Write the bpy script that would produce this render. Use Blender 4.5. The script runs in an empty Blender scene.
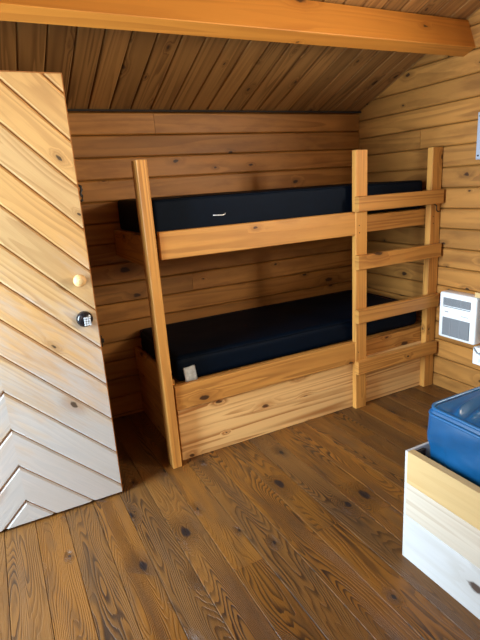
import bpy, bmesh, math, random
from mathutils import Vector, Matrix, noise
random.seed(7)
C = bpy.context.scene.collection
X, Y, Z = Vector((1, 0, 0)), Vector((0, 1, 0)), Vector((0, 0, 1))
V = lambda *a: Vector(a)

# ------------------------------------------------------------------ room numbers (metres)
WB, WF, WL, WR = .82, -3.05, -3.25, 0.0        # wall faces: back, front, left, right
EAVE, SLOPE = 1.986, .386
RIDGE_Y = (WB + WF) / 2
RIDGE_Z = EAVE + SLOPE * (WB - RIDGE_Y)
LOG = .1307

# ------------------------------------------------------------------ node helpers
class NT:
    def __init__(s, name):
        s.m = bpy.data.materials.new(name); s.m.use_nodes = True
        s.t = s.m.node_tree; s.t.nodes.clear()
        s.out = s.t.nodes.new('ShaderNodeOutputMaterial')
        s.b = s.t.nodes.new('ShaderNodeBsdfPrincipled')
        s.t.links.new(s.b.outputs[0], s.out.inputs[0])
    def n(s, typ, **kw):
        nd = s.t.nodes.new(typ)
        for k, v in kw.items(): setattr(nd, k, v)
        return nd
    def put(s, sock, v):
        if isinstance(v, bpy.types.NodeSocket): s.t.links.new(v, sock)
        elif isinstance(v, (tuple, list)) and sock.type == 'RGBA' and len(v) == 3: sock.default_value = (*v, 1)
        else: sock.default_value = v
    def math(s, op, a, b=0.0, c=0.0, clamp=False):
        nd = s.n('ShaderNodeMath', operation=op, use_clamp=clamp)
        s.put(nd.inputs[0], a); s.put(nd.inputs[1], b); s.put(nd.inputs[2], c)
        return nd.outputs[0]
    def comb(s, x, y, z=0.0):
        nd = s.n('ShaderNodeCombineXYZ')
        s.put(nd.inputs[0], x); s.put(nd.inputs[1], y); s.put(nd.inputs[2], z)
        return nd.outputs[0]
    def noise(s, vec, scale=1.0, detail=2.0, rough=.5):
        nd = s.n('ShaderNodeTexNoise'); s.put(nd.inputs['Vector'], vec)
        nd.inputs['Scale'].default_value = scale; nd.inputs['Detail'].default_value = detail
        nd.inputs['Roughness'].default_value = rough
        return nd.outputs[0]
    def ramp(s, v, lo, hi, a=0.0, b=1.0):
        nd = s.n('ShaderNodeMapRange', interpolation_type='SMOOTHSTEP', clamp=True)
        s.put(nd.inputs[0], v); s.put(nd.inputs[1], lo); s.put(nd.inputs[2], hi); s.put(nd.inputs[3], a); s.put(nd.inputs[4], b)
        return nd.outputs[0]
    def mix(s, f, a, b, blend='MIX'):
        nd = s.n('ShaderNodeMix', data_type='RGBA', blend_type=blend)
        s.put(nd.inputs[0], f); s.put(nd.inputs[6], a); s.put(nd.inputs[7], b)
        return nd.outputs[2]
    def set(s, **kw):
        for k, v in kw.items(): s.put(s.b.inputs[k.replace('_', ' ')], v)
        return s.m

def wood(name, light, dark, knot=(.05, .02, .008), grain=.7, freq=9, stretch=.55, vfreq=8, tone=.25, fibre=.15, knots=.5,
         knot_size=1.0, rough=.55, spec=.3, sharp=1.0, bump=.15, blotch=.0, blotch_col=(.1, .1, .1), hue=None, wear_daylight=None):
    """Sawn pine: u runs along the board, v = board number + metres across it."""
    k = NT(name)
    uv = k.n('ShaderNodeUVMap'); uv.uv_map = 'UVMap'
    sp = k.n('ShaderNodeSeparateXYZ'); k.put(sp.inputs[0], uv.outputs[0])
    u, v = sp.outputs[0], sp.outputs[1]
    bid = k.math('FLOOR', v); a = k.math('SUBTRACT', v, bid)
    wn = k.n('ShaderNodeTexWhiteNoise', noise_dimensions='1D'); k.put(wn.inputs['W'], k.math('ADD', bid, .37))
    sc = k.n('ShaderNodeSeparateColor'); k.put(sc.inputs[0], wn.outputs['Color'])
    r, g, b = sc.outputs
    uu = k.math('ADD', u, k.math('MULTIPLY', r, 31.0))
    # knots
    kv = k.n('ShaderNodeTexVoronoi', voronoi_dimensions='2D', feature='F1'); kv.inputs['Scale'].default_value = 1
    kv.inputs['Randomness'].default_value = .9
    off = k.math('MULTIPLY', g, 17.0)
    k.put(kv.inputs['Vector'], k.comb(k.math('MULTIPLY', uu, 3.6), k.math('ADD', k.math('MULTIPLY', a, 7.0), off)))
    ks = k.n('ShaderNodeSeparateColor'); k.put(ks.inputs[0], kv.outputs['Color'])
    has = k.math('LESS_THAN', ks.outputs[0], knots)
    wob = k.math('MULTIPLY', k.math('SUBTRACT', k.noise(k.comb(k.math('MULTIPLY', uu, 26), k.math('MULTIPLY', a, 48), off), 1, 3), .5), .15)
    d = k.math('ADD', kv.outputs['Distance'], wob)
    rad = k.math('MULTIPLY', k.math('ADD', .035, k.math('MULTIPLY', k.math('POWER', ks.outputs[1], 2.0), .11)), knot_size)
    km = k.math('MULTIPLY', k.ramp(d, rad, k.math('MULTIPLY', rad, .55)), has)
    halo = k.math('MULTIPLY', k.ramp(d, k.math('MULTIPLY', rad, 4.0), k.math('MULTIPLY', rad, .6)), has)
    # growth rings: contour lines of a stretched field, swept round the knots
    f = k.noise(k.comb(k.math('MULTIPLY', uu, stretch), k.math('ADD', k.math('MULTIPLY', a, vfreq), off), bid), 1, 1.5, .4)
    f = k.math('ADD', f, k.math('MULTIPLY', halo, .16))
    f = k.math('ADD', f, k.math('MULTIPLY', k.noise(k.comb(k.math('MULTIPLY', uu, 9), k.math('MULTIPLY', a, 60), off), 1, 2), .014))
    saw = k.math('FRACT', k.math('MULTIPLY', f, freq * 2.2))
    ring = k.math('MULTIPLY', k.ramp(saw, .18, .82), k.ramp(saw, 1.0, .9))
    if sharp != 1: ring = k.math('POWER', ring, sharp)
    fib = k.noise(k.comb(k.math('MULTIPLY', uu, 7), k.math('MULTIPLY', a, 420), off), 1, 2, .6)
    cl = k.noise(k.comb(k.math('MULTIPLY', uu, 1.3), k.math('MULTIPLY', a, 9), k.math('ADD', off, 5)), 1, 3, .55)
    amt = k.math('MULTIPLY', ring, grain)
    amt = k.math('MULTIPLY', amt, k.ramp(cl, .36 if name.startswith('stained') else .3, .66 if name.startswith('stained') else .62, .15, 1.0))
    col = k.mix(amt, light, dark)
    if hue: col = k.mix(k.ramp(b, .25, .8), col, k.mix(amt, hue, dark))
    if blotch: 
        bl = k.noise(k.comb(k.math('MULTIPLY', uu, 2.2), k.math('ADD', k.math('MULTIPLY', a, 9), off), 3), 1, 4, .6)
        col = k.mix(k.math('MULTIPLY', k.ramp(bl, .47, .66), blotch), col, blotch_col)
    if wear_daylight:          # worn, greyed wood with a daylight tint painted in: (colour, amount, height it fades out at)
        wc, wa, h0, h1 = wear_daylight
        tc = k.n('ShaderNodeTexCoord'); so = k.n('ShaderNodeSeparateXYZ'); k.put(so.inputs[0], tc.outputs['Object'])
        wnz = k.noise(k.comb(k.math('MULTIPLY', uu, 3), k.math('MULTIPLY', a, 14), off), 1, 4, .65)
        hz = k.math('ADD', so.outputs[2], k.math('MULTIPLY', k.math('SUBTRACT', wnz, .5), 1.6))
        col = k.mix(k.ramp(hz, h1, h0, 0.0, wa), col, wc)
    sv = k.math('ADD', k.math('ADD', 1 - tone * .5 - fibre * .5 - .1, k.math('MULTIPLY', r, tone)), k.math('ADD', k.math('MULTIPLY', fib, fibre), k.math('MULTIPLY', cl, .2)))
    gm = k.n('ShaderNodeCombineColor'); [k.put(gm.inputs[i], sv) for i in range(3)]
    col = k.mix(1.0, col, gm.outputs[0], 'MULTIPLY')
    col = k.mix(k.math('MULTIPLY', halo, .45), col, dark)
    col = k.mix(k.math('MULTIPLY', km, .92), col, knot)
    bp = k.n('ShaderNodeBump'); bp.inputs['Strength'].default_value = bump; bp.inputs['Distance'].default_value = .002
    k.put(bp.inputs['Height'], k.math('ADD', k.math('MULTIPLY', ring, -.6), k.math('MULTIPLY', fib, .6)))
    return k.set(Base_Color=col, Roughness=k.math('ADD', rough, k.math('MULTIPLY', cl, .15)), Specular_IOR_Level=spec, Normal=bp.outputs[0])

def plain(name, col, rough=.5, metal=0, spec=.5, bump=0, scale=60, var=.0):
    k = NT(name)
    tc = k.n('ShaderNodeTexCoord')
    nz = k.noise(tc.outputs['Object'], scale, 3)
    c = k.mix(k.ramp(nz, .35, .65), tuple(x * (1 - var) for x in col), tuple(min(1, x * (1 + var)) for x in col))
    kw = dict(Base_Color=c, Roughness=rough, Metallic=metal, Specular_IOR_Level=spec)
    if bump:
        bp = k.n('ShaderNodeBump'); bp.inputs['Strength'].default_value = bump; bp.inputs['Distance'].default_value = .004
        k.put(bp.inputs['Height'], nz); kw['Normal'] = bp.outputs[0]
    return k.set(**kw)

M = {}
M['log'] = wood('log siding', (.395, .170, .036), (.155, .060, .011), grain=.5, freq=3, stretch=.5, vfreq=8, tone=.34, knots=.36, knot_size=1.05, rough=.45, spec=.3,
                blotch=.45, blotch_col=(.17, .062, .011), knot=(.03, .011, .004))
M['ceil'] = wood('ceiling board', (.33, .160, .046), (.12, .050, .012), grain=.7, freq=4, stretch=.45, vfreq=11, tone=.38, knots=.2, rough=.55)
M['beam'] = wood('beam pine', (.55, .22, .034), (.33, .11, .016), grain=.45, freq=4, stretch=.35, vfreq=10, tone=.1, knots=.16, rough=.42)
M['bunk'] = wood('bunk lumber', (.54, .250, .054), (.23, .080, .014), grain=.6, freq=3.5, stretch=.45, vfreq=12, tone=.22, knots=.5, knot_size=1.2, rough=.42, spec=.35,
                 blotch=.3, blotch_col=(.40, .16, .032), knot=(.035, .013, .005))
M['pale'] = wood('new pine board', (.80, .50, .20), (.40, .155, .036), grain=.9, freq=3.4, stretch=.30, vfreq=11, tone=.12, knots=.3, knot_size=1.1, rough=.5, knot=(.06, .02, .007))
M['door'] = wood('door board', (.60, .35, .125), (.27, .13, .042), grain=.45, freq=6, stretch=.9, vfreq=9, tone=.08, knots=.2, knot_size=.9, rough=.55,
                 hue=(.55, .36, .16), wear_daylight=((.44, .47, .49), .75, .3, 1.25), fibre=.25, blotch=.3, blotch_col=(.42, .23, .08), knot=(.05, .03, .016))  # grey wear low down, its blue cast painted in for doorway daylight
M['door_edge'] = wood('door edge', (.42, .18, .05), (.25, .09, .022), grain=.4, freq=4, tone=.1, knots=.1, rough=.5)
M['floor'] = wood('stained floor board', (.200, .078, .013), (.028, .013, .007), knot=(.010, .009, .011), grain=1.0, freq=22, stretch=.8, vfreq=7, tone=.42,
                  fibre=.3, knots=.30, knot_size=1.3, rough=.32, spec=.36, sharp=1.4, bump=.8, blotch=.5, blotch_col=(.066, .036, .018), hue=(.145, .064, .017))
M['bed_top'] = wood('yellow pine board', (.60, .42, .19), (.46, .27, .10), grain=.35, freq=4, stretch=.4, vfreq=10, tone=.08, knots=.2, knot_size=.8, rough=.5)
M['bed_mid'] = wood('cream pine board', (.60, .53, .42), (.44, .34, .23), grain=.6, freq=3, stretch=.25, vfreq=18, tone=.06, knots=.06, rough=.5)
M['bed_low'] = wood('whitewashed board', (.58, .585, .57), (.47, .45, .40), grain=.4, freq=3, stretch=.3, vfreq=14, tone=.06, knots=.2, rough=.5)
M['knob'] = wood('turned pine knob', (.66, .42, .18), (.42, .22, .08), grain=.5, freq=6, tone=.1, knots=0, rough=.4)
M['void'] = plain('dark gap fill', (.02, .014, .01), .9)  # dark fill: eave gap strip, and painted shade in the box bed corner
M['shaded'] = plain('navy vinyl', (.0006, .0038, .0100), .62, spec=.08, bump=.15, scale=25, var=.1)  # the blue vinyl again, bunk shade painted into a darker colour
M['blue'] = plain('blue vinyl', (.005, .078, .205), .36, spec=.5, bump=.15, scale=7, var=.12)
M['blue_pipe'] = plain('blue vinyl piping', (.012, .11, .27), .3, spec=.7)
M['tag'] = plain('pale label cloth', (.86, .93, .93), .7, bump=.1, var=.1)
M['thread'] = plain('silver badge', (.8, .8, .78), .3, metal=.4)
M['white'] = plain('white enamel', (.80, .81, .80), .35)
M['grille'] = plain('grey louvre', (.26, .27, .28), .5)
M['slot'] = plain('dark louvre gap', (.10, .105, .11), .6)
M['grey'] = plain('grey enamelled steel', (.36, .40, .47), .45, metal=.1)
M['black'] = plain('black plastic', (.008, .008, .010), .25, spec=.6)
M['iron'] = plain('dark iron', (.03, .026, .022), .45, metal=.8)
M['steel'] = plain('brushed steel', (.55, .53, .50), .35, metal=.9)
M['key'] = plain('keypad grey', (.55, .58, .60), .5)
M['glass'] = None

# ------------------------------------------------------------------ mesh helpers
_id = [0]
def uvl(bm): return bm.loops.layers.uv.get('UVMap') or bm.loops.layers.uv.new('UVMap')

def plank(bm, O, U, Vv, N, l, w, t, ch=.003, bid=None, u0=None):
    """Board with chamfered long edges: O corner, U length, Vv width, N thickness (face side outwards = +N)."""
    uv = uvl(bm)
    if bid is None: _id[0] += 1; bid = _id[0]
    if u0 is None: u0 = random.uniform(0, 3)
    ch = min(ch, w * .3, t * .6)
    c0 = min(ch, t * .25)
    sec = [(c0, 0), (w - c0, 0), (w, c0), (w, t - ch), (w - ch, t), (ch, t), (0, t - ch), (0, c0)]
    r0 = [bm.verts.new(O + Vv * a + N * b) for a, b in sec]
    r1 = [bm.verts.new(O + U * l + Vv * a + N * b) for a, b in sec]
    flip = U.cross(Vv).dot(N) < 0
    n = len(sec)
    def face(vs, uvs):
        if flip: vs, uvs = vs[::-1], uvs[::-1]
        f = bm.faces.new(vs)
        for lp, c in zip(f.loops, uvs): lp[uv].uv = c
    def ac(i):   # across coordinate: front face direct, wrap round the sides
        a, b = sec[i]
        return bid + .02 + a + (t - b) * (1 if a > w / 2 else -1) * .0 + (t - b) * .9
    for i in range(n):
        j = (i + 1) % n
        vi, vj = ac(i), ac(j)
        face([r0[i], r0[j], r1[j], r1[i]], [(u0, vi), (u0, vj), (u0 + l, vj), (u0 + l, vi)])
    face(r0[::-1], [(u0 + .3 * sec[i][1], bid + .02 + sec[i][0]) for i in range(n)][::-1])
    face(r1, [(u0 + .3 * sec[i][1], bid + .02 + sec[i][0]) for i in range(n)])

def box(bm, c, s, bev=0.0, seg=2):
    r = bmesh.ops.create_cube(bm, size=1)
    vs = r['verts']
    for v in vs: v.co = V(v.co.x * s[0] + c[0], v.co.y * s[1] + c[1], v.co.z * s[2] + c[2])
    if bev:
        es = list({e for v in vs for e in v.link_edges})
        bmesh.ops.bevel(bm, geom=es, offset=bev, segments=seg, affect='EDGES', profile=.5)

def tube(bm, pts, r, closed=False, seg=8):
    n = len(pts); rings = []
    for i, p in enumerate(pts):
        a = pts[i - 1] if (i or closed) else p
        b = pts[(i + 1) % n] if (i < n - 1 or closed) else p
        d = (b - a).normalized()
        h = Z if abs(d.z) < .9 else X
        s = d.cross(h).normalized(); q = s.cross(d)
        rings.append([bm.verts.new(p + (s * math.cos(2 * math.pi * k / seg) + q * math.sin(2 * math.pi * k / seg)) * r) for k in range(seg)])
    for i in range(n if closed else n - 1):
        A, B = rings[i], rings[(i + 1) % n]
        for k in range(seg): bm.faces.new([A[k], A[(k + 1) % seg], B[(k + 1) % seg], B[k]])
    if not closed: bm.faces.new(rings[0][::-1]); bm.faces.new(rings[-1])

def lathe(bm, c, axis, prof, seg=28):
    axis = axis.normalized(); h = Z if abs(axis.z) < .9 else X
    s = axis.cross(h).normalized(); q = axis.cross(s); rings = []
    for d, r in prof:
        rings.append([bm.verts.new(c + axis * d + (s * math.cos(2 * math.pi * k / seg) + q * math.sin(2 * math.pi * k / seg)) * max(r, 1e-4)) for k in range(seg)])
    for A, B in zip(rings, rings[1:]):
        for k in range(seg): bm.faces.new([A[k], A[(k + 1) % seg], B[(k + 1) % seg], B[k]])
    bm.faces.new(rings[0][::-1]); bm.faces.new(rings[-1])

def clip(bm, co, no):
    """cut away what lies on the +no side and cap the cut"""
    r = bmesh.ops.bisect_plane(bm, geom=bm.verts[:] + bm.edges[:] + bm.faces[:], plane_co=co, plane_no=no, clear_outer=True, dist=1e-5)
    es = [e for e in r['geom_cut'] if isinstance(e, bmesh.types.BMEdge) and e.is_valid and e.is_boundary]
    if es:
        fs = bmesh.ops.contextual_create(bm, geom=es)['faces'] if False else bmesh.ops.holes_fill(bm, edges=es, sides=0)['faces']
        uv = uvl(bm)
        for f in fs:
            for lp in f.loops:
                for l2 in lp.vert.link_loops:
                    if l2.face is not f and l2.face not in fs: lp[uv].uv = l2[uv].uv; break

def obj(name, bm, mat, parent=None, smooth=False):
    bmesh.ops.recalc_face_normals(bm, faces=bm.faces[:])
    me = bpy.data.meshes.new(name); uvl(bm); bm.to_mesh(me); bm.free()
    for m in (mat if isinstance(mat, list) else [mat]): me.materials.append(m)
    if smooth:
        for p in me.polygons: p.use_smooth = True
    o = bpy.data.objects.new(name, me); C.objects.link(o)
    if parent:
        o.parent = parent
        wm = Matrix.Identity(4); q = parent
        while q: wm = q.matrix_basis @ wm if q is parent else q.matrix_basis @ wm; q = q.parent
        me.transform(wm.inverted())
    return o
def tag(o, label, cat, group=None):
    o['label'] = label; o['category'] = cat
    if group: o['group'] = group
    return o
def thing(name, loc, label, cat, group=None):
    o = bpy.data.objects.new(name, None); C.objects.link(o); o.location = loc; o.empty_display_size = .1
    return tag(o, label, cat, group)
def struct(name, bm, mat, label, cat):
    o = obj(name, bm, mat); o['kind'] = 'structure'; return tag(o, label, cat)
def B(): return bmesh.new()
def one(name, mat, parent, *a, **k):
    bm = B(); plank(bm, *a, **k); return obj(name, bm, mat, parent)

# ------------------------------------------------------------------ floor
bm = B()
x = -2.897 - .137 * 3; 
while x < .02:
    y = WF; ends = sorted([WF - .02, WB + .05] + ([random.uniform(-2.6, .4)] if random.random() < .45 else []))
    for a, b in zip(ends, ends[1:]):
        plank(bm, V(x + .0008, a, -.03), Y, X, Z, b - a - .001, .1354, .03, .0018)
    x += .137
plank(bm, V(-3.6, -3.4, -.08), Y, X, Z, 4.6, 4.0, .048)
struct('floor', bm, M['floor'], 'dark stained plank floor with bold worn orange grain', 'floor')

# ------------------------------------------------------------------ log walls
def rows(bm, top, n, a0, a1, mk, joints={}):
    for i in range(n):
        z1 = top - LOG * i; z0 = z1 - LOG
        cuts = [a0] + joints.get(i, []) + [a1]
        for p, q in zip(cuts, cuts[1:]): mk(bm, p, q, z0)
def back_row(bm, p, q, z0): plank(bm, V(p + .001, WB + .05, z0), X, Z, -Y, q - p - .002, LOG - .004, .05, .007)
bm = B()
rows(bm, 1.848 + LOG * 2, 18, WL - .05, WR, back_row, {1: [-1.66], 5: [-1.1], 9: [-1.5], 12: [-.9]})
clip(bm, V(0, 0, 0), -Z); clip(bm, V(0, WB, EAVE + .004), V(0, SLOPE, 1).normalized())
box(bm, ((WL + WR) / 2, WB + .06, 1.0), (3.35, .03, 2.0))
struct('wall_back', bm, M['log'], 'brown log siding wall behind the bunk bed', 'wall')

def gable(bm):
    clip(bm, V(0, 0, 0), -Z)
    clip(bm, V(0, WB, EAVE + .004), V(0, SLOPE, 1).normalized()); clip(bm, V(0, WF, EAVE + .004), V(0, -SLOPE, 1).normalized())
bm = B()
RT = 1.922 + LOG * 7
RY = (-2.6, -1.5, RT - LOG * 10, RT - LOG * 5)     # window in the right wall
def right_row(bm, p, q, z0):
    segs = [(p, q)]
    if z0 > RY[2] - .002 and z0 + LOG < RY[3] + .002: segs = [(a, b) for a, b in ((p, min(q, RY[0])), (max(p, RY[1]), q)) if b > a]
    for a, b in segs: plank(bm, V(WR + .05, a + .001, z0), Y, Z, -X, b - a - .002, LOG - .004, .05, .007)
rows(bm, 1.922 + LOG * 7, 22, WF - .05, WB + .05, right_row, {2: [-1.2], 4: [-1.9], 8: [.2], 12: [-1.4]})
for a, b, z0, z1 in ((WF - .05, RY[0], 0, 2.8), (RY[1], WB + .05, 0, 2.8), (RY[0], RY[1], 0, RY[2]), (RY[0], RY[1], RY[3], 2.8)):
    plank(bm, V(WR + .07, a, z0), Y, Z, -X, b - a, z1 - z0, .021, 0)
gable(bm)
struct('wall_right', bm, M['log'], 'golden log siding gable wall at the foot of the ladder', 'wall')

DY0, DY1, DH = -.975, -.045, 2.03
LY = (-2.75, -1.65, DH - LOG * 8, DH - LOG)   # unseen window added in the left wall to light the box bed
#          # doorway in the left wall
bm = B()
def left_row(bm, p, q, z0):
    if z0 >= DH - .002: segs = [(p, q)]
    elif z0 > LY[2] - .002 and z0 + LOG < LY[3] + .002: segs = [(p, LY[0]), (LY[1], DY0), (DY1, q)]
    else: segs = [(p, DY0), (DY1, q)]
    for a, b in segs: plank(bm, V(WL - .05, a, z0), Y, Z, X, b - a, LOG - .0005, .05, .005)
rows(bm, DH + LOG * 6, 6, WF - .05, WB + .05, left_row)
rows(bm, DH, 16, WF - .05, WB + .05, left_row)
for a, b, z0, z1 in ((WF - .05, LY[0], 0, 2.8), (LY[0], LY[1], 0, LY[2]), (LY[0], LY[1], LY[3], 2.8), (LY[1], DY0, 0, 2.8), (DY1, WB + .05, 0, 2.8), (DY0, DY1, DH, 2.8)):
    plank(bm, V(WL - .08, a, z0), Y, Z, X, b - a, z1 - z0, .031, 0)
gable(bm)
struct('wall_left', bm, M['log'], 'log siding wall with the open doorway', 'wall')

WX0, WX1, WZ0, WZ1 = -1.7, -.5, 1.15, 1.95  # window in the front wall
bm = B()
def front_row(bm, p, q, z0):
    segs = [(p, q)] if (z0 >= WZ1 - .002 or z0 + LOG <= WZ0 + .002) else [(p, WX0), (WX1, q)]
    for a, b in segs: plank(bm, V(a, WF - .05, z0), X, Z, Y, b - a, LOG - .0005, .05, .005)
rows(bm, 2.08, 16, WL, WR, front_row)
for a, b, z0, z1 in ((WL, WX0, 0, 2.05), (WX1, WR, 0, 2.05), (WX0, WX1, 0, WZ0), (WX0, WX1, WZ1, 2.05)):
    plank(bm, V(a, WF - .08, z0), X, Z, Y, b - a, z1 - z0, .031, 0)
clip(bm, V(0, WF, EAVE + .004), V(0, -SLOPE, 1).normalized()); clip(bm, V(0, 0, 0), -Z)
struct('wall_front', bm, M['log'], 'log siding wall with the window opposite the bunk bed', 'wall')
bm = B()
for (c, s) in (((-1.1, WF - .03, WZ0 - .01), (1.3, .12, .04)), ((-1.1, WF - .03, WZ1 + .01), (1.3, .12, .04)), ((WX0, WF - .03, 1.55), (.04, .118, .8)), ((WX1, WF - .03, 1.55), (.04, .118, .8)), ((-1.1, WF - .04, 1.55), (.035, .05, .8))):
    box(bm, c, s, .004, 1)
o = obj('window_1', bm, M['bunk']); o['kind'] = 'structure'; tag(o, 'wooden window frame in the wall opposite the bunk bed', 'window')

bm = B(); ym, zm, hz_ = (LY[0] + LY[1]) / 2, (LY[2] + LY[3]) / 2, LY[3] - LY[2]
for (c, s) in (((WL - .03, ym, LY[2] - .01), (.12, 1.18, .04)), ((WL - .03, ym, LY[3] + .01), (.12, 1.18, .04)), ((WL - .03, LY[0], zm), (.118, .04, hz_)), ((WL - .03, LY[1], zm), (.118, .04, hz_)), ((WL - .04, ym, zm), (.05, .035, hz_))):
    box(bm, c, s, .004, 1)
o = obj('added_window', bm, M['bunk']); o['kind'] = 'structure'; tag(o, 'added unseen wooden window frame in the wall beside the doorway', 'window')  # unseen window, added so light falls on the box bed's side

bm = B(); ym, zm, hz_ = (RY[0] + RY[1]) / 2, (RY[2] + RY[3]) / 2, RY[3] - RY[2]
for (c, s) in (((.03, ym, RY[2] - .01), (.12, 1.18, .04)), ((.03, ym, RY[3] + .01), (.12, 1.18, .04)), ((.03, RY[0], zm), (.118, .04, hz_)), ((.03, RY[1], zm), (.118, .04, hz_)), ((.04, ym, zm), (.05, .035, hz_))):
    box(bm, c, s, .004, 1)
o = obj('window_3', bm, M['bunk']); o['kind'] = 'structure'; tag(o, 'wooden window frame in the gable wall above the box bed', 'window')

# ------------------------------------------------------------------ ceiling: boards run up the slope
T = V(0, -1, SLOPE).normalized(); ND = V(0, SLOPE, 1).normalized()
L = (WB - RIDGE_Y) / abs(T.y)
bm = B()
x = -2.191 - .128 * 9
while x < .05:
    plank(bm, V(x + .002, WB + .02, EAVE + .002 - .02 * SLOPE), T, X, -ND, L + .03, .124, 0.02, .006)
    x += .128
for v in bm.verts: v.co += ND * .02
T2 = V(0, 1, SLOPE).normalized(); ND2 = V(0, -SLOPE, 1).normalized()
b2 = B(); x = -3.344
while x < .05:
    plank(bm, V(x + .001, WF - .02, EAVE + .002 - .02 * SLOPE) + ND2 * .02, T2, X, -ND2, L + .03, .125, .02, .006)
    x += .13
for s, tt, nn, y0 in ((1, T, ND, WB), (-1, T2, ND2, WF)):
    plank(bm, V(WL - .1, y0 - tt.y * .12, EAVE - .12 * tt.z) + nn * .048, tt, X, -nn, L + .15, 3.45, .02, 0)
struct('ceiling', bm, M['ceil'], 'sloped brown board ceiling with dark gaps between the boards', 'ceiling')
bm = B(); 
plank(bm, V(WL, WB - .012, EAVE - .008), X, -Y, Z, 3.25, .012, .012, .001)
struct('trim_2', bm, M['void'], 'thin dark gap strip where the ceiling meets the log wall', 'trim')

# purlin, set square to the roof
bm = B(); P = V(WL, -.062, EAVE + SLOPE * (WB + .062) - .006)
plank(bm, P + V(0, .0, 0) + (-T) * .012, X, T, -ND, 3.25, .089, .172, .003)
struct('trim_1', bm, M['beam'], 'orange pine beam under the sloped ceiling boards', 'beam')

# ------------------------------------------------------------------ door: open, chevron boards
HX, FX, DYf = -3.232, -2.331, -.078           # hinge side, free edge, front face
door_z0, door_z1 = .012, 1.993
lean = .013
bm = B()
plank(bm, V(HX, DYf + .045, door_z0), Z, X, -Y, door_z1 - door_z0, FX - HX, .041, .002)
cx = -2.781; zb = .05
front = B()
S = 1 / math.sqrt(2)
for side in (1, -1):
    h = B(); pw = .186 * S
    dU = V(side * S, 0, -S); dV = V(side * S, 0, S)
    k = -14
    while k < 16:
        plank(h, V(cx, DYf + .006, zb + .45 + .186 * k) - dU * 1.6, dU, dV, -Y, 3.4, pw - .0045, .012, .008)
        k += 1
    clip(h, V(cx, 0, 0), V(-side, 0, 0)); clip(h, V(FX - .006 if side > 0 else HX + .006, 0, 0), V(side, 0, 0))
    clip(h, V(0, 0, door_z1 - .007), Z); clip(h, V(0, 0, door_z0 + .002), -Z)
    tmp = bpy.data.meshes.new('t'); h.to_mesh(tmp); h.free(); front.from_mesh(tmp); bpy.data.meshes.remove(tmp)
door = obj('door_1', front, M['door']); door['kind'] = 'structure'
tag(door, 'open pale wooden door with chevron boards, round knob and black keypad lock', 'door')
obj('door_edge', bm, M['door_edge'], door)
kb = B(); lathe(kb, V(-2.392, DYf - .006, 1.137), -Y, [(0, .017), (.012, .015), (.02, .014), (.026, .022), (.036, .028), (.046, .027), (.053, .021), (.057, .010), (.058, .0)], 28)
knob = obj('knob', kb, M['knob'], door, True)
kb = B(); lathe(kb, V(-2.392, DYf - .0635, 1.137), -Y, [(-.004, .013), (.001, .013), (.002, .010), (.002, .0)], 20)
obj('knob_cap', kb, M['bed_top'], knob, True)
kb = B(); lathe(kb, V(-2.392, DYf - .006, .953), -Y, [(0, .037), (.012, .037), (.02, .034), (.027, .028), (.028, .0)], 36)
lock = obj('keypad_lock', kb, M['black'], door, True)
kb = B()
for r in range(4):
    for c in range(3): box(kb, (-2.390 + (c - 1) * .0105 + .006, DYf - .0345, .950 + (1.5 - r) * .0105 - .005), (.0085, .004, .0085), .001, 1)
obj('keypad', kb, M['key'], lock)
kb = B(); box(kb, (-2.390 + .003, DYf - .0345, .977), (.022, .002, .005), .0008, 1); obj('display', kb, M['iron'], lock)
kb = B(); box(kb, (FX + .003, DYf + .018, .826), (.008, .024, .055), .002, 1); box(kb, (FX + .009, DYf + .018, .826), (.014, .014, .02), .003, 2)
obj('latch_bolt', kb, M['iron'], door)
kb = B(); tube(kb, [V(FX + .002, DYf + .022, 1.545), V(FX + .012, DYf + .022, 1.54), V(FX + .014, DYf + .022, 1.525), V(FX + .006, DYf + .022, 1.512), V(FX + .013, DYf + .022, 1.498), V(FX + .012, DYf + .022, 1.482), V(FX + .002, DYf + .022, 1.476)], .006)
obj('hook', kb, M['iron'], door, True)
for z in (.25, 1.0, 1.75):
    kb = B(); lathe(kb, V(HX - .004, DYf + .0, z), Z, [(0, .007), (.09, .007)], 12); obj('hinge', kb, M['iron'], door)

# ------------------------------------------------------------------ bunk bed
XL = -1.964
bunk = thing('bunk_bed', (-1.0, .4, 0), 'wooden bunk bed with a built-on ladder along the log wall', 'bunk bed')
bw = M['bunk']
# corner post, leaning a touch to the outside at the top
bm = B(); plank(bm, V(-2.030, .045, 0), Z, X, -Y, 1.645, .052, .089, .003)
for v in bm.verts: v.co.y += .045; v.co.x += -.014 * v.co.z / 1.645
for v in bm.verts: v.co.y -= .012
obj('post', bm, bw, bunk)
def rail(nm, z1, h, y, t, x0, x1, m=bw): return one(nm, m, bunk, V(x0, y + t, z1 - h), X, Z, -Y, x1 - x0, h, t, ch=.003)
P1, P2 = -.725, -.095
rail('side_rail', 1.301, .14, .006, .038, XL, P1 + .02)
rail('side_rail', .470, .14, .006, .038, XL - .004, P1 + .02)
rail('side_rail', 1.270, .105, .055, .038, P1 + .02, P2 + .03)
rail('side_rail', .446, .115, .055, .038, P1 + .02, P2 + .03)
for px in (P1, P2):
    pst = one('ladder_post', bw, bunk, V(px, .038 if px == P1 else .046, 0), Z, X, -Y, 1.656, .089, .038 if px == P1 else .046, ch=.003)
    for dz in (1.218, 1.174, .40, .28):
        nb = B(); lathe(nb, V(px + .02 + .3 * (dz % .05), .0005, dz), -Y, [(0, .004), (.0008, .004)], 8)
        obj('nail_head', nb, M['iron'], pst)
for z in (1.391, 1.039, .693, .345):
    one('rung', bw, bunk, V(P1 - .010, 0, z - .089), X, Z, -Y, P2 + .089 - P1 - .008, .089, .038, ch=.003)
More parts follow.
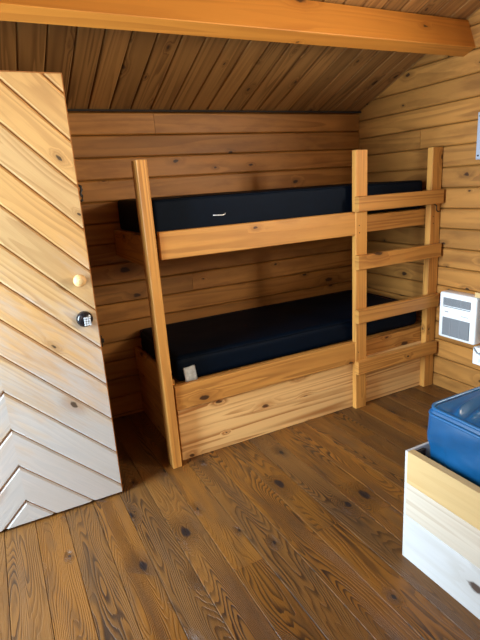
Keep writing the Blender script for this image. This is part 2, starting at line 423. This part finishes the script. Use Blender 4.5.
# pale boards closing the base
bm = B()
for z0, h in ((.0, .172), (.1735, .165)): plank(bm, V(-1.955, .062, z0), X, Z, -Y, 1.95, h, .02, .0015)
pn = obj('base_panel', bm, M['pale'], bunk); pn['label'] = 'pale new pine boards'
# head end: rails and panel running back to the wall
one('end_rail', bw, bunk, V(-1.975, .075, 1.11), Y, Z, -X, WB - .08, .165, .03, ch=.003)
one('end_rail', bw, bunk, V(-1.938, .095, .325), Y, Z, -X, WB - .1, .155, .03, ch=.003)
bm = B()
for z0, h in ((.0, .16), (.1615, .16)): plank(bm, V(-1.940, .085, z0), Y, Z, -X, WB - .09, h, .02, .0015)
obj('end_panel', bm, bw, bunk)
one('wall_rail', bw, bunk, V(-1.96, WB - .001, 1.13), X, Z, -Y, 1.95, .1, .035)
one('wall_rail', bw, bunk, V(-1.96 + .03, WB - .001, .34), X, Z, -Y, 1.92, .1, .035)
for z in (1.252, .432):
    bm = B()
    for i in range(7): plank(bm, V(-1.93, .1 + i * .098, z), X, Y, Z, 1.92, .09, .018, .002)
    obj('bed_base', bm, bw, bunk)
bm = B(); tube(bm, [V(-.062, .0, 1.296), V(-.062, -.016, 1.29), V(-.062, -.018, 1.26), V(-.05, -.018, 1.25), V(-.035, -.018, 1.252)], .004)
obj('coat_hook', bm, M['iron'], bunk, True)

# ------------------------------------------------------------------ mattresses
def mattress(c, s, r, n=(64, 36, 14), warp=None):
    """rounded slab, dense grid; warp(p, side) may move a point"""
    bm = B(); hx, hy, hz = (q / 2 for q in s); seen = {}
    def pt(x, y, z):
        key = (round(x, 5), round(y, 5), round(z, 5))
        if key in seen: return seen[key]
        def rm(t): return math.copysign(1 - (1 - abs(t)) ** 1.7, t)
        p = V(rm(x) * hx, rm(y) * hy, rm(z) * hz)
        q = V(*(max(-(h - r), min(h - r, e)) for e, h in zip(p, (hx, hy, hz))))
        d = p - q
        if d.length > 1e-9: p = q + d.normalized() * r if (abs(d.x) > 1e-9) + (abs(d.y) > 1e-9) + (abs(d.z) > 1e-9) > 1 else p
        if warp: p = warp(p, hx, hy, hz)
        seen[key] = bm.verts.new(p + V(*c)); return seen[key]
    lin = lambda k: [-1 + 2 * i / k for i in range(k + 1)]
    gx, gy, gz = lin(n[0]), lin(n[1]), lin(n[2])
    def quad(A, Bq, f):
        for i in range(len(A) - 1):
            for j in range(len(Bq) - 1):
                bm.faces.new([f(A[i], Bq[j]), f(A[i + 1], Bq[j]), f(A[i + 1], Bq[j + 1]), f(A[i], Bq[j + 1])])
    for sg in (-1, 1):
        quad(gx, gy, lambda a, b: pt(a, b, sg)); quad(gx, gz, lambda a, b: pt(a, sg, b)); quad(gy, gz, lambda a, b: pt(sg, a, b))
    return bm
def soft(amp, seed, sag=0):
    def w(p, hx, hy, hz):
        n1 = noise.noise(V(p.x * 3 + seed, p.y * 4, p.z * 4)); n2 = noise.noise(V(p.x * 9, p.y * 9 + seed, p.z * 5))
        k = amp * (n1 + .4 * n2)
        o = p.copy()
        if abs(p.y) > hy * .8: o.y += k * (.8 if p.y > 0 else -.8)
        if abs(p.x) > hx * .9: o.x += k * (.6 if p.x > 0 else -.6)
        if p.z > 0: o.z += k - sag * (1 - (p.x / hx) ** 2) * (1 - (p.y / hy) ** 2)
        return o
    return w
def flat_loop(x0, x1, y0, y1, z, r, seg=6):
    pts = []
    for cx_, cy_, a0 in ((x1 - r, y1 - r, 0), (x0 + r, y1 - r, 90), (x0 + r, y0 + r, 180), (x1 - r, y0 + r, 270)):
        for i in range(seg + 1):
            a = math.radians(a0 + 90 * i / seg); pts.append(V(cx_ + r * math.cos(a), cy_ + r * math.sin(a), z))
    out = []
    for i, p in enumerate(pts):
        q = pts[(i + 1) % len(pts)]; m = max(1, int((q - p).length / .03))
        out += [p + (q - p) * (k / m) for k in range(m)]
    return out

mt = thing('mattress', (-1.03, .44, 1.27), 'navy blue mattress on the upper bunk with a small silver badge', 'mattress', 'bunk mattresses')
obj('cover', mattress((-1.03, .437, 1.367), (1.87, .735, .185), .02, warp=soft(.003, 3)), M['shaded'], mt, True)
bm = B(); lg = [V(-1.640, .061, 1.356), V(-1.61, .061, 1.354), V(-1.580, .061, 1.353), V(-1.569, .061, 1.357), V(-1.567, .061, 1.363)]
tube(bm, lg, .003, seg=8); obj('badge', bm, M['thread'], mt, True)
bm = B(); tube(bm, flat_loop(-1.96, -.10, .072, .798, 1.452, .04), .004, True); obj('piping', bm, M['shaded'], mt, True)

mt = thing('mattress', (-1.0, .44, .45), 'navy blue mattress on the lower bunk with a white care tag', 'mattress', 'bunk mattresses')
obj('cover', mattress((-1.01, .437, .530), (1.835, .730, .152), .04, warp=soft(.004, 11, .006)), M['shaded'], mt, True)
bm = B()
W = [(-1.893, .548), (-1.822, .552), (-1.816, .465), (-1.886, .462)]
g = []
for i in range(7):
    row = []
    for j in range(9):
        s, t = i / 6, j / 8
        xx = (W[0][0] * (1 - s) + W[1][0] * s) * (1 - t) + (W[3][0] * (1 - s) + W[2][0] * s) * t
        zz = (W[0][1] * (1 - s) + W[1][1] * s) * (1 - t) + (W[3][1] * (1 - s) + W[2][1] * s) * t
        row.append(bm.verts.new(V(xx, .0585 - .004 * t - .003 * math.sin(s * 5 + t * 3), zz)))
    g.append(row)
for i in range(6):
    for j in range(8): bm.faces.new([g[i][j], g[i + 1][j], g[i + 1][j + 1], g[i][j + 1]])
bmesh.ops.solidify(bm, geom=bm.faces[:], thickness=.0015)
ct = obj('care_tag', bm, M['tag'], mt, True); ct['label'] = 'white care tag'
bm = B(); tube(bm, flat_loop(-1.93, -.09, .072, .798, .598, .05), .004, True); obj('piping', bm, M['shaded'], mt, True)

# ------------------------------------------------------------------ low bed by the right wall
BX, BY0, BY1 = -1.443, -3.04, -1.136
bed = thing('box_bed', (-.72, -2.1, 0), 'low whitewashed wooden box bed holding the blue mattress', 'bed')
for z0, h, m in ((.0, .2, 'bed_low'), (.201, .144, 'bed_mid'), (.346, .136, 'bed_top')):
    p = one('side_board', M[m], bed, V(BX + .032, BY0, z0), Y, Z, -X, BY1 - BY0 - .012, h, .032, ch=.0015)
    p['label'] = {'bed_low': 'white bottom board', 'bed_mid': 'cream middle board', 'bed_top': 'yellow pine top board'}[m]
bm = B()
for z0, h in ((.0, .2), (.201, .144), (.346, .136)): plank(bm, V(BX + .001, BY1, z0), X, Z, -Y, -BX - .006, h, .012, .0015)
obj('end_board', bm, M['bed_low'], bed)
bm = B(); 
for i in range(8): plank(bm, V(BX + .034, BY0 + .03 + i * .232, .30), X, Y, Z, -BX - .04, .225, .018, .002)
obj('bed_base', bm, M['bed_top'], bed)
bm = B(); box(bm, (BX + .058, BY1 - .020, .390), (.048, .014, .17), .002, 1); obj('corner_shade', bm, M['void'], bed)  # dark block added as shade in the gap beside the mattress

MX0, MX1, MY0, MY1, MZ0, MZ1 = -1.370, -.05, -2.99, -1.163, .322, .66
bl = thing('mattress', (-.7, -2.1, MZ0), 'bright blue vinyl mattress with piped edges on the low box bed', 'mattress')
def wr(p, hx, hy, hz):
    o = p.copy()
    if p.z > hz * .75:
        for ed, s in ((p.x + hx, p.y), (hx - p.x, p.y + 5)):
            reach = .26 + .16 * noise.noise(V(s * 6, 2.2, .4))
            if ed < reach:
                fall = min(1, max(0, (ed - .012) / .04)) * max(0, 1 - ed / reach) ** .8
                ph = s * 50 + 2.6 * noise.noise(V(s * 7, ed * 3, 1.3)) - ed * 11
                amp = .05 * min(1, max(0, (hy - abs(p.y) - .03) / .09)) * (.35 + max(0, noise.noise(V(s * 5, 7.7, ed * 2)) + .2) * 1.6)
                o.z += (.75 - abs(math.sin(ph)) ** .7) * amp * fall * .8
        o.z += .020 * (1 - (p.x / hx) ** 4) * (1 - (p.y / hy) ** 6) + .004 * noise.noise(V(p.x * 5, p.y * 5, 0))
    elif abs(p.x) > hx * .9 or abs(p.y) > hy * .9:
        k = .016 * noise.noise(V(p.x * 3 + p.z * 6, p.y * 3 + p.z * 6, p.z * 3)) + .012 * noise.noise(V(p.y * 9 + p.z * 16, p.x * 12, 4))
        k = max(-.004, min(.012, k * max(0, 1 - (p.z / hz) ** 4)))
        if abs(p.x) > hx * .9: o.x += k * (1 if p.x > 0 else -1)
        if abs(p.y) > hy * .9: o.y += min(0, k - .004) * (1 if p.y > 0 else -1)
    return o
obj('cover', mattress(((MX0 + MX1) / 2, (MY0 + MY1) / 2, (MZ0 + MZ1) / 2), (MX1 - MX0, MY1 - MY0, MZ1 - MZ0), .03, (150, 190, 18), wr), M['blue'], bl, True)
for z, off in ((MZ1 - .002, .004), (MZ1 - .026, -.003)):
    bm = B(); lp = flat_loop(MX0 + off, MX1 - off, MY0 + off, MY1 - off, z, .045)
    for p in lp: p.z += .003 * noise.noise(p * 6)
    tube(bm, lp, .0062, True); obj('piping', bm, M['blue_pipe'], bl, True)

# ------------------------------------------------------------------ right wall fittings
ht = thing('wall_heater', (-.045, -.24, .42), 'white wall heater with two grey grilles on the log wall by the ladder', 'heater')
HY0, HY1, HZ0, HZ1 = -.384, -.100, .418, .730
bm = B(); box(bm, (-.0465, (HY0 + HY1) / 2, (HZ0 + HZ1) / 2), (.091, HY1 - HY0, HZ1 - HZ0), .014, 4); hb = obj('case', bm, M['white'], ht, True)
def grille(z0, z1, nslat):
    y0, y1 = -.346, -.136
    bm = B(); box(bm, (-.0935, (y0 + y1) / 2, (z0 + z1) / 2), (.004, y1 - y0, z1 - z0), .001, 1)
    g_ = obj('grille', bm, M['slot'], ht); g_['label'] = 'grey louvred grille'
    sl = B()
    for i in range(nslat): 
        z = z0 + (z1 - z0) * (i + .5) / nslat
        box(sl, (-.097, (y0 + y1) / 2, z), (.005, y1 - y0 - .004, (z1 - z0) / nslat * .58))
    for f in (.32, .66): box(sl, (-.0985, y1 + (y0 - y1) * f, (z0 + z1) / 2), (.005, .004, z1 - z0))
    obj('louvres', sl, M['grille'], g_)
grille(.644, .696, 8); grille(.438, .562, 18)
bm = B(); box(bm, (-.0925, -.163, .601), (.002, .028, .006), .0005, 1); obj('nameplate', bm, M['grille'], hb)
bm = B(); box(bm, (-.0925, -.305, .590), (.002, .055, .004), .0005, 1); obj('control_mark', bm, M['grille'], hb)
bm = B(); box(bm, (-.093, -.24, .636), (.003, .21, .004), .0005, 1); obj('outlet_lip', bm, M['slot'], ht)

pa = thing('mounted_electrical_panel', (-.04, -.46, 1.55), 'grey steel electrical panel high on the log wall above the heater', 'electrical panel')
bm = B(); box(bm, (-.0298, -.466, 1.69), (.0596, .36, .265), .004, 2); obj('case', bm, M['grey'], pa)
bm = B(); box(bm, (-.062, -.466, 1.69), (.006, .35, .255), .002, 1); cv = obj('cover', bm, M['grey'], pa)
for yy, zz in ((-.307, 1.58), (-.307, 1.80), (-.625, 1.58), (-.625, 1.80)):
    bm = B(); lathe(bm, V(-.0648, yy, zz), -X, [(0, .006), (.003, .005), (.0035, 0)], 12); obj('screw', bm, M['iron'], cv)

sh = thing('wall_shelf', (-.08, -.6, .74), 'narrow pale pine wall shelf beside the white heater', 'shelf')
one('board', M['bed_top'], sh, V(-.002, -.84, .732), Y, -X, Z, .475, .085, .032, ch=.002)
bm = B(); box(bm, (-.03, -.43, .60), (.055, .02, .262), .002, 1); obj('bracket', bm, M['iron'], sh)
bm = B(); box(bm, (-.03, -.80, .60), (.055, .02, .262), .002, 1); obj('bracket', bm, M['iron'], sh)
ob = thing('outlet_box', (-.03, -.42, .34), 'white outlet box low on the log wall under the heater corner', 'outlet')
bm = B(); box(bm, (-.035, -.425, .345), (.068, .125, .115), .006, 3); oc = obj('case', bm, M['white'], ob, True)
for zz in (.368, .322):
    bm = B(); box(bm, (-.0695, -.425, zz), (.003, .03, .026), .003, 2); obj('socket', bm, M['key'], ob)
bm = B(); tube(bm, [V(-.072, -.372, .40), V(-.078, -.385, .385), V(-.080, -.40, .372), V(-.0825, -.42, .37)], .004)
obj('cord', bm, M['grille'], ob, True)

# ------------------------------------------------------------------ light: daylight by the doorway and the window, plus an added side fill
w = bpy.data.worlds.new('World'); bpy.context.scene.world = w; w.use_nodes = True
bg = w.node_tree.nodes['Background']; bg.inputs[0].default_value = (.62, .78, 1.0, 1); bg.inputs[1].default_value = .25
def area(name, loc, target, sx, sy, power, col):
    l = bpy.data.lights.new(name, 'AREA'); l.shape = 'RECTANGLE'; l.size = sx; l.size_y = sy; l.energy = power; l.color = col
    o = bpy.data.objects.new(name, l); C.objects.link(o); o.location = loc
    o.rotation_euler = (Vector(target) - Vector(loc)).to_track_quat('-Z', 'Y').to_euler()
    return o
area('daylight_doorway', (-4.9, -.6, 1.5), (-1.5, -.75, .5), 1.3, 1.9, 420, (.68, .85, 1.0))
area('daylight_window', (-1.1, -3.45, 1.85), (-1.2, .8, 1.9), 1.1, .8, 12, (1.0, .90, .74))

area('daylight_gable_window', (.45, -2.2, 1.80), (-1.5, .5, 1.9), 1.1, .7, 180, (1.0, .90, .74))
area('added_side_fill', (-3.75, -2.2, 1.75), (-1.0, -1.5, .6), 1.1, .9, 42, (.86, .93, 1.0))  # unseen lamp added to brighten the box bed's side

# ------------------------------------------------------------------ camera
f, yaw, pitch, roll = 486.8, .4582, .2693, -.0658
cy_, sy_, cp, sp_ = math.cos(yaw), math.sin(yaw), math.cos(pitch), math.sin(pitch)
fw = V(sy_ * cp, cy_ * cp, -sp_); rt = V(cy_, -sy_, 0); up = rt.cross(fw)
c, s = math.cos(roll), math.sin(roll)
r2 = rt * c + up * s; u2 = -rt * s + up * c
cam = bpy.data.cameras.new('camera'); co = bpy.data.objects.new('camera', cam); C.objects.link(co)
m3 = Matrix((r2, u2, -fw)).transposed()
co.matrix_world = Matrix.Translation(V(-2.7144, -2.3569, 1.4999)) @ m3.to_4x4()
cam.sensor_fit = 'VERTICAL'; cam.sensor_height = 36; cam.lens = f * 36 / 640; cam.clip_start = .02
sc = bpy.context.scene; sc.camera = co
sc.view_settings.view_transform = 'Standard'; sc.view_settings.look = 'None'
sc.view_settings.exposure = 0.0; sc.view_settings.gamma = 1
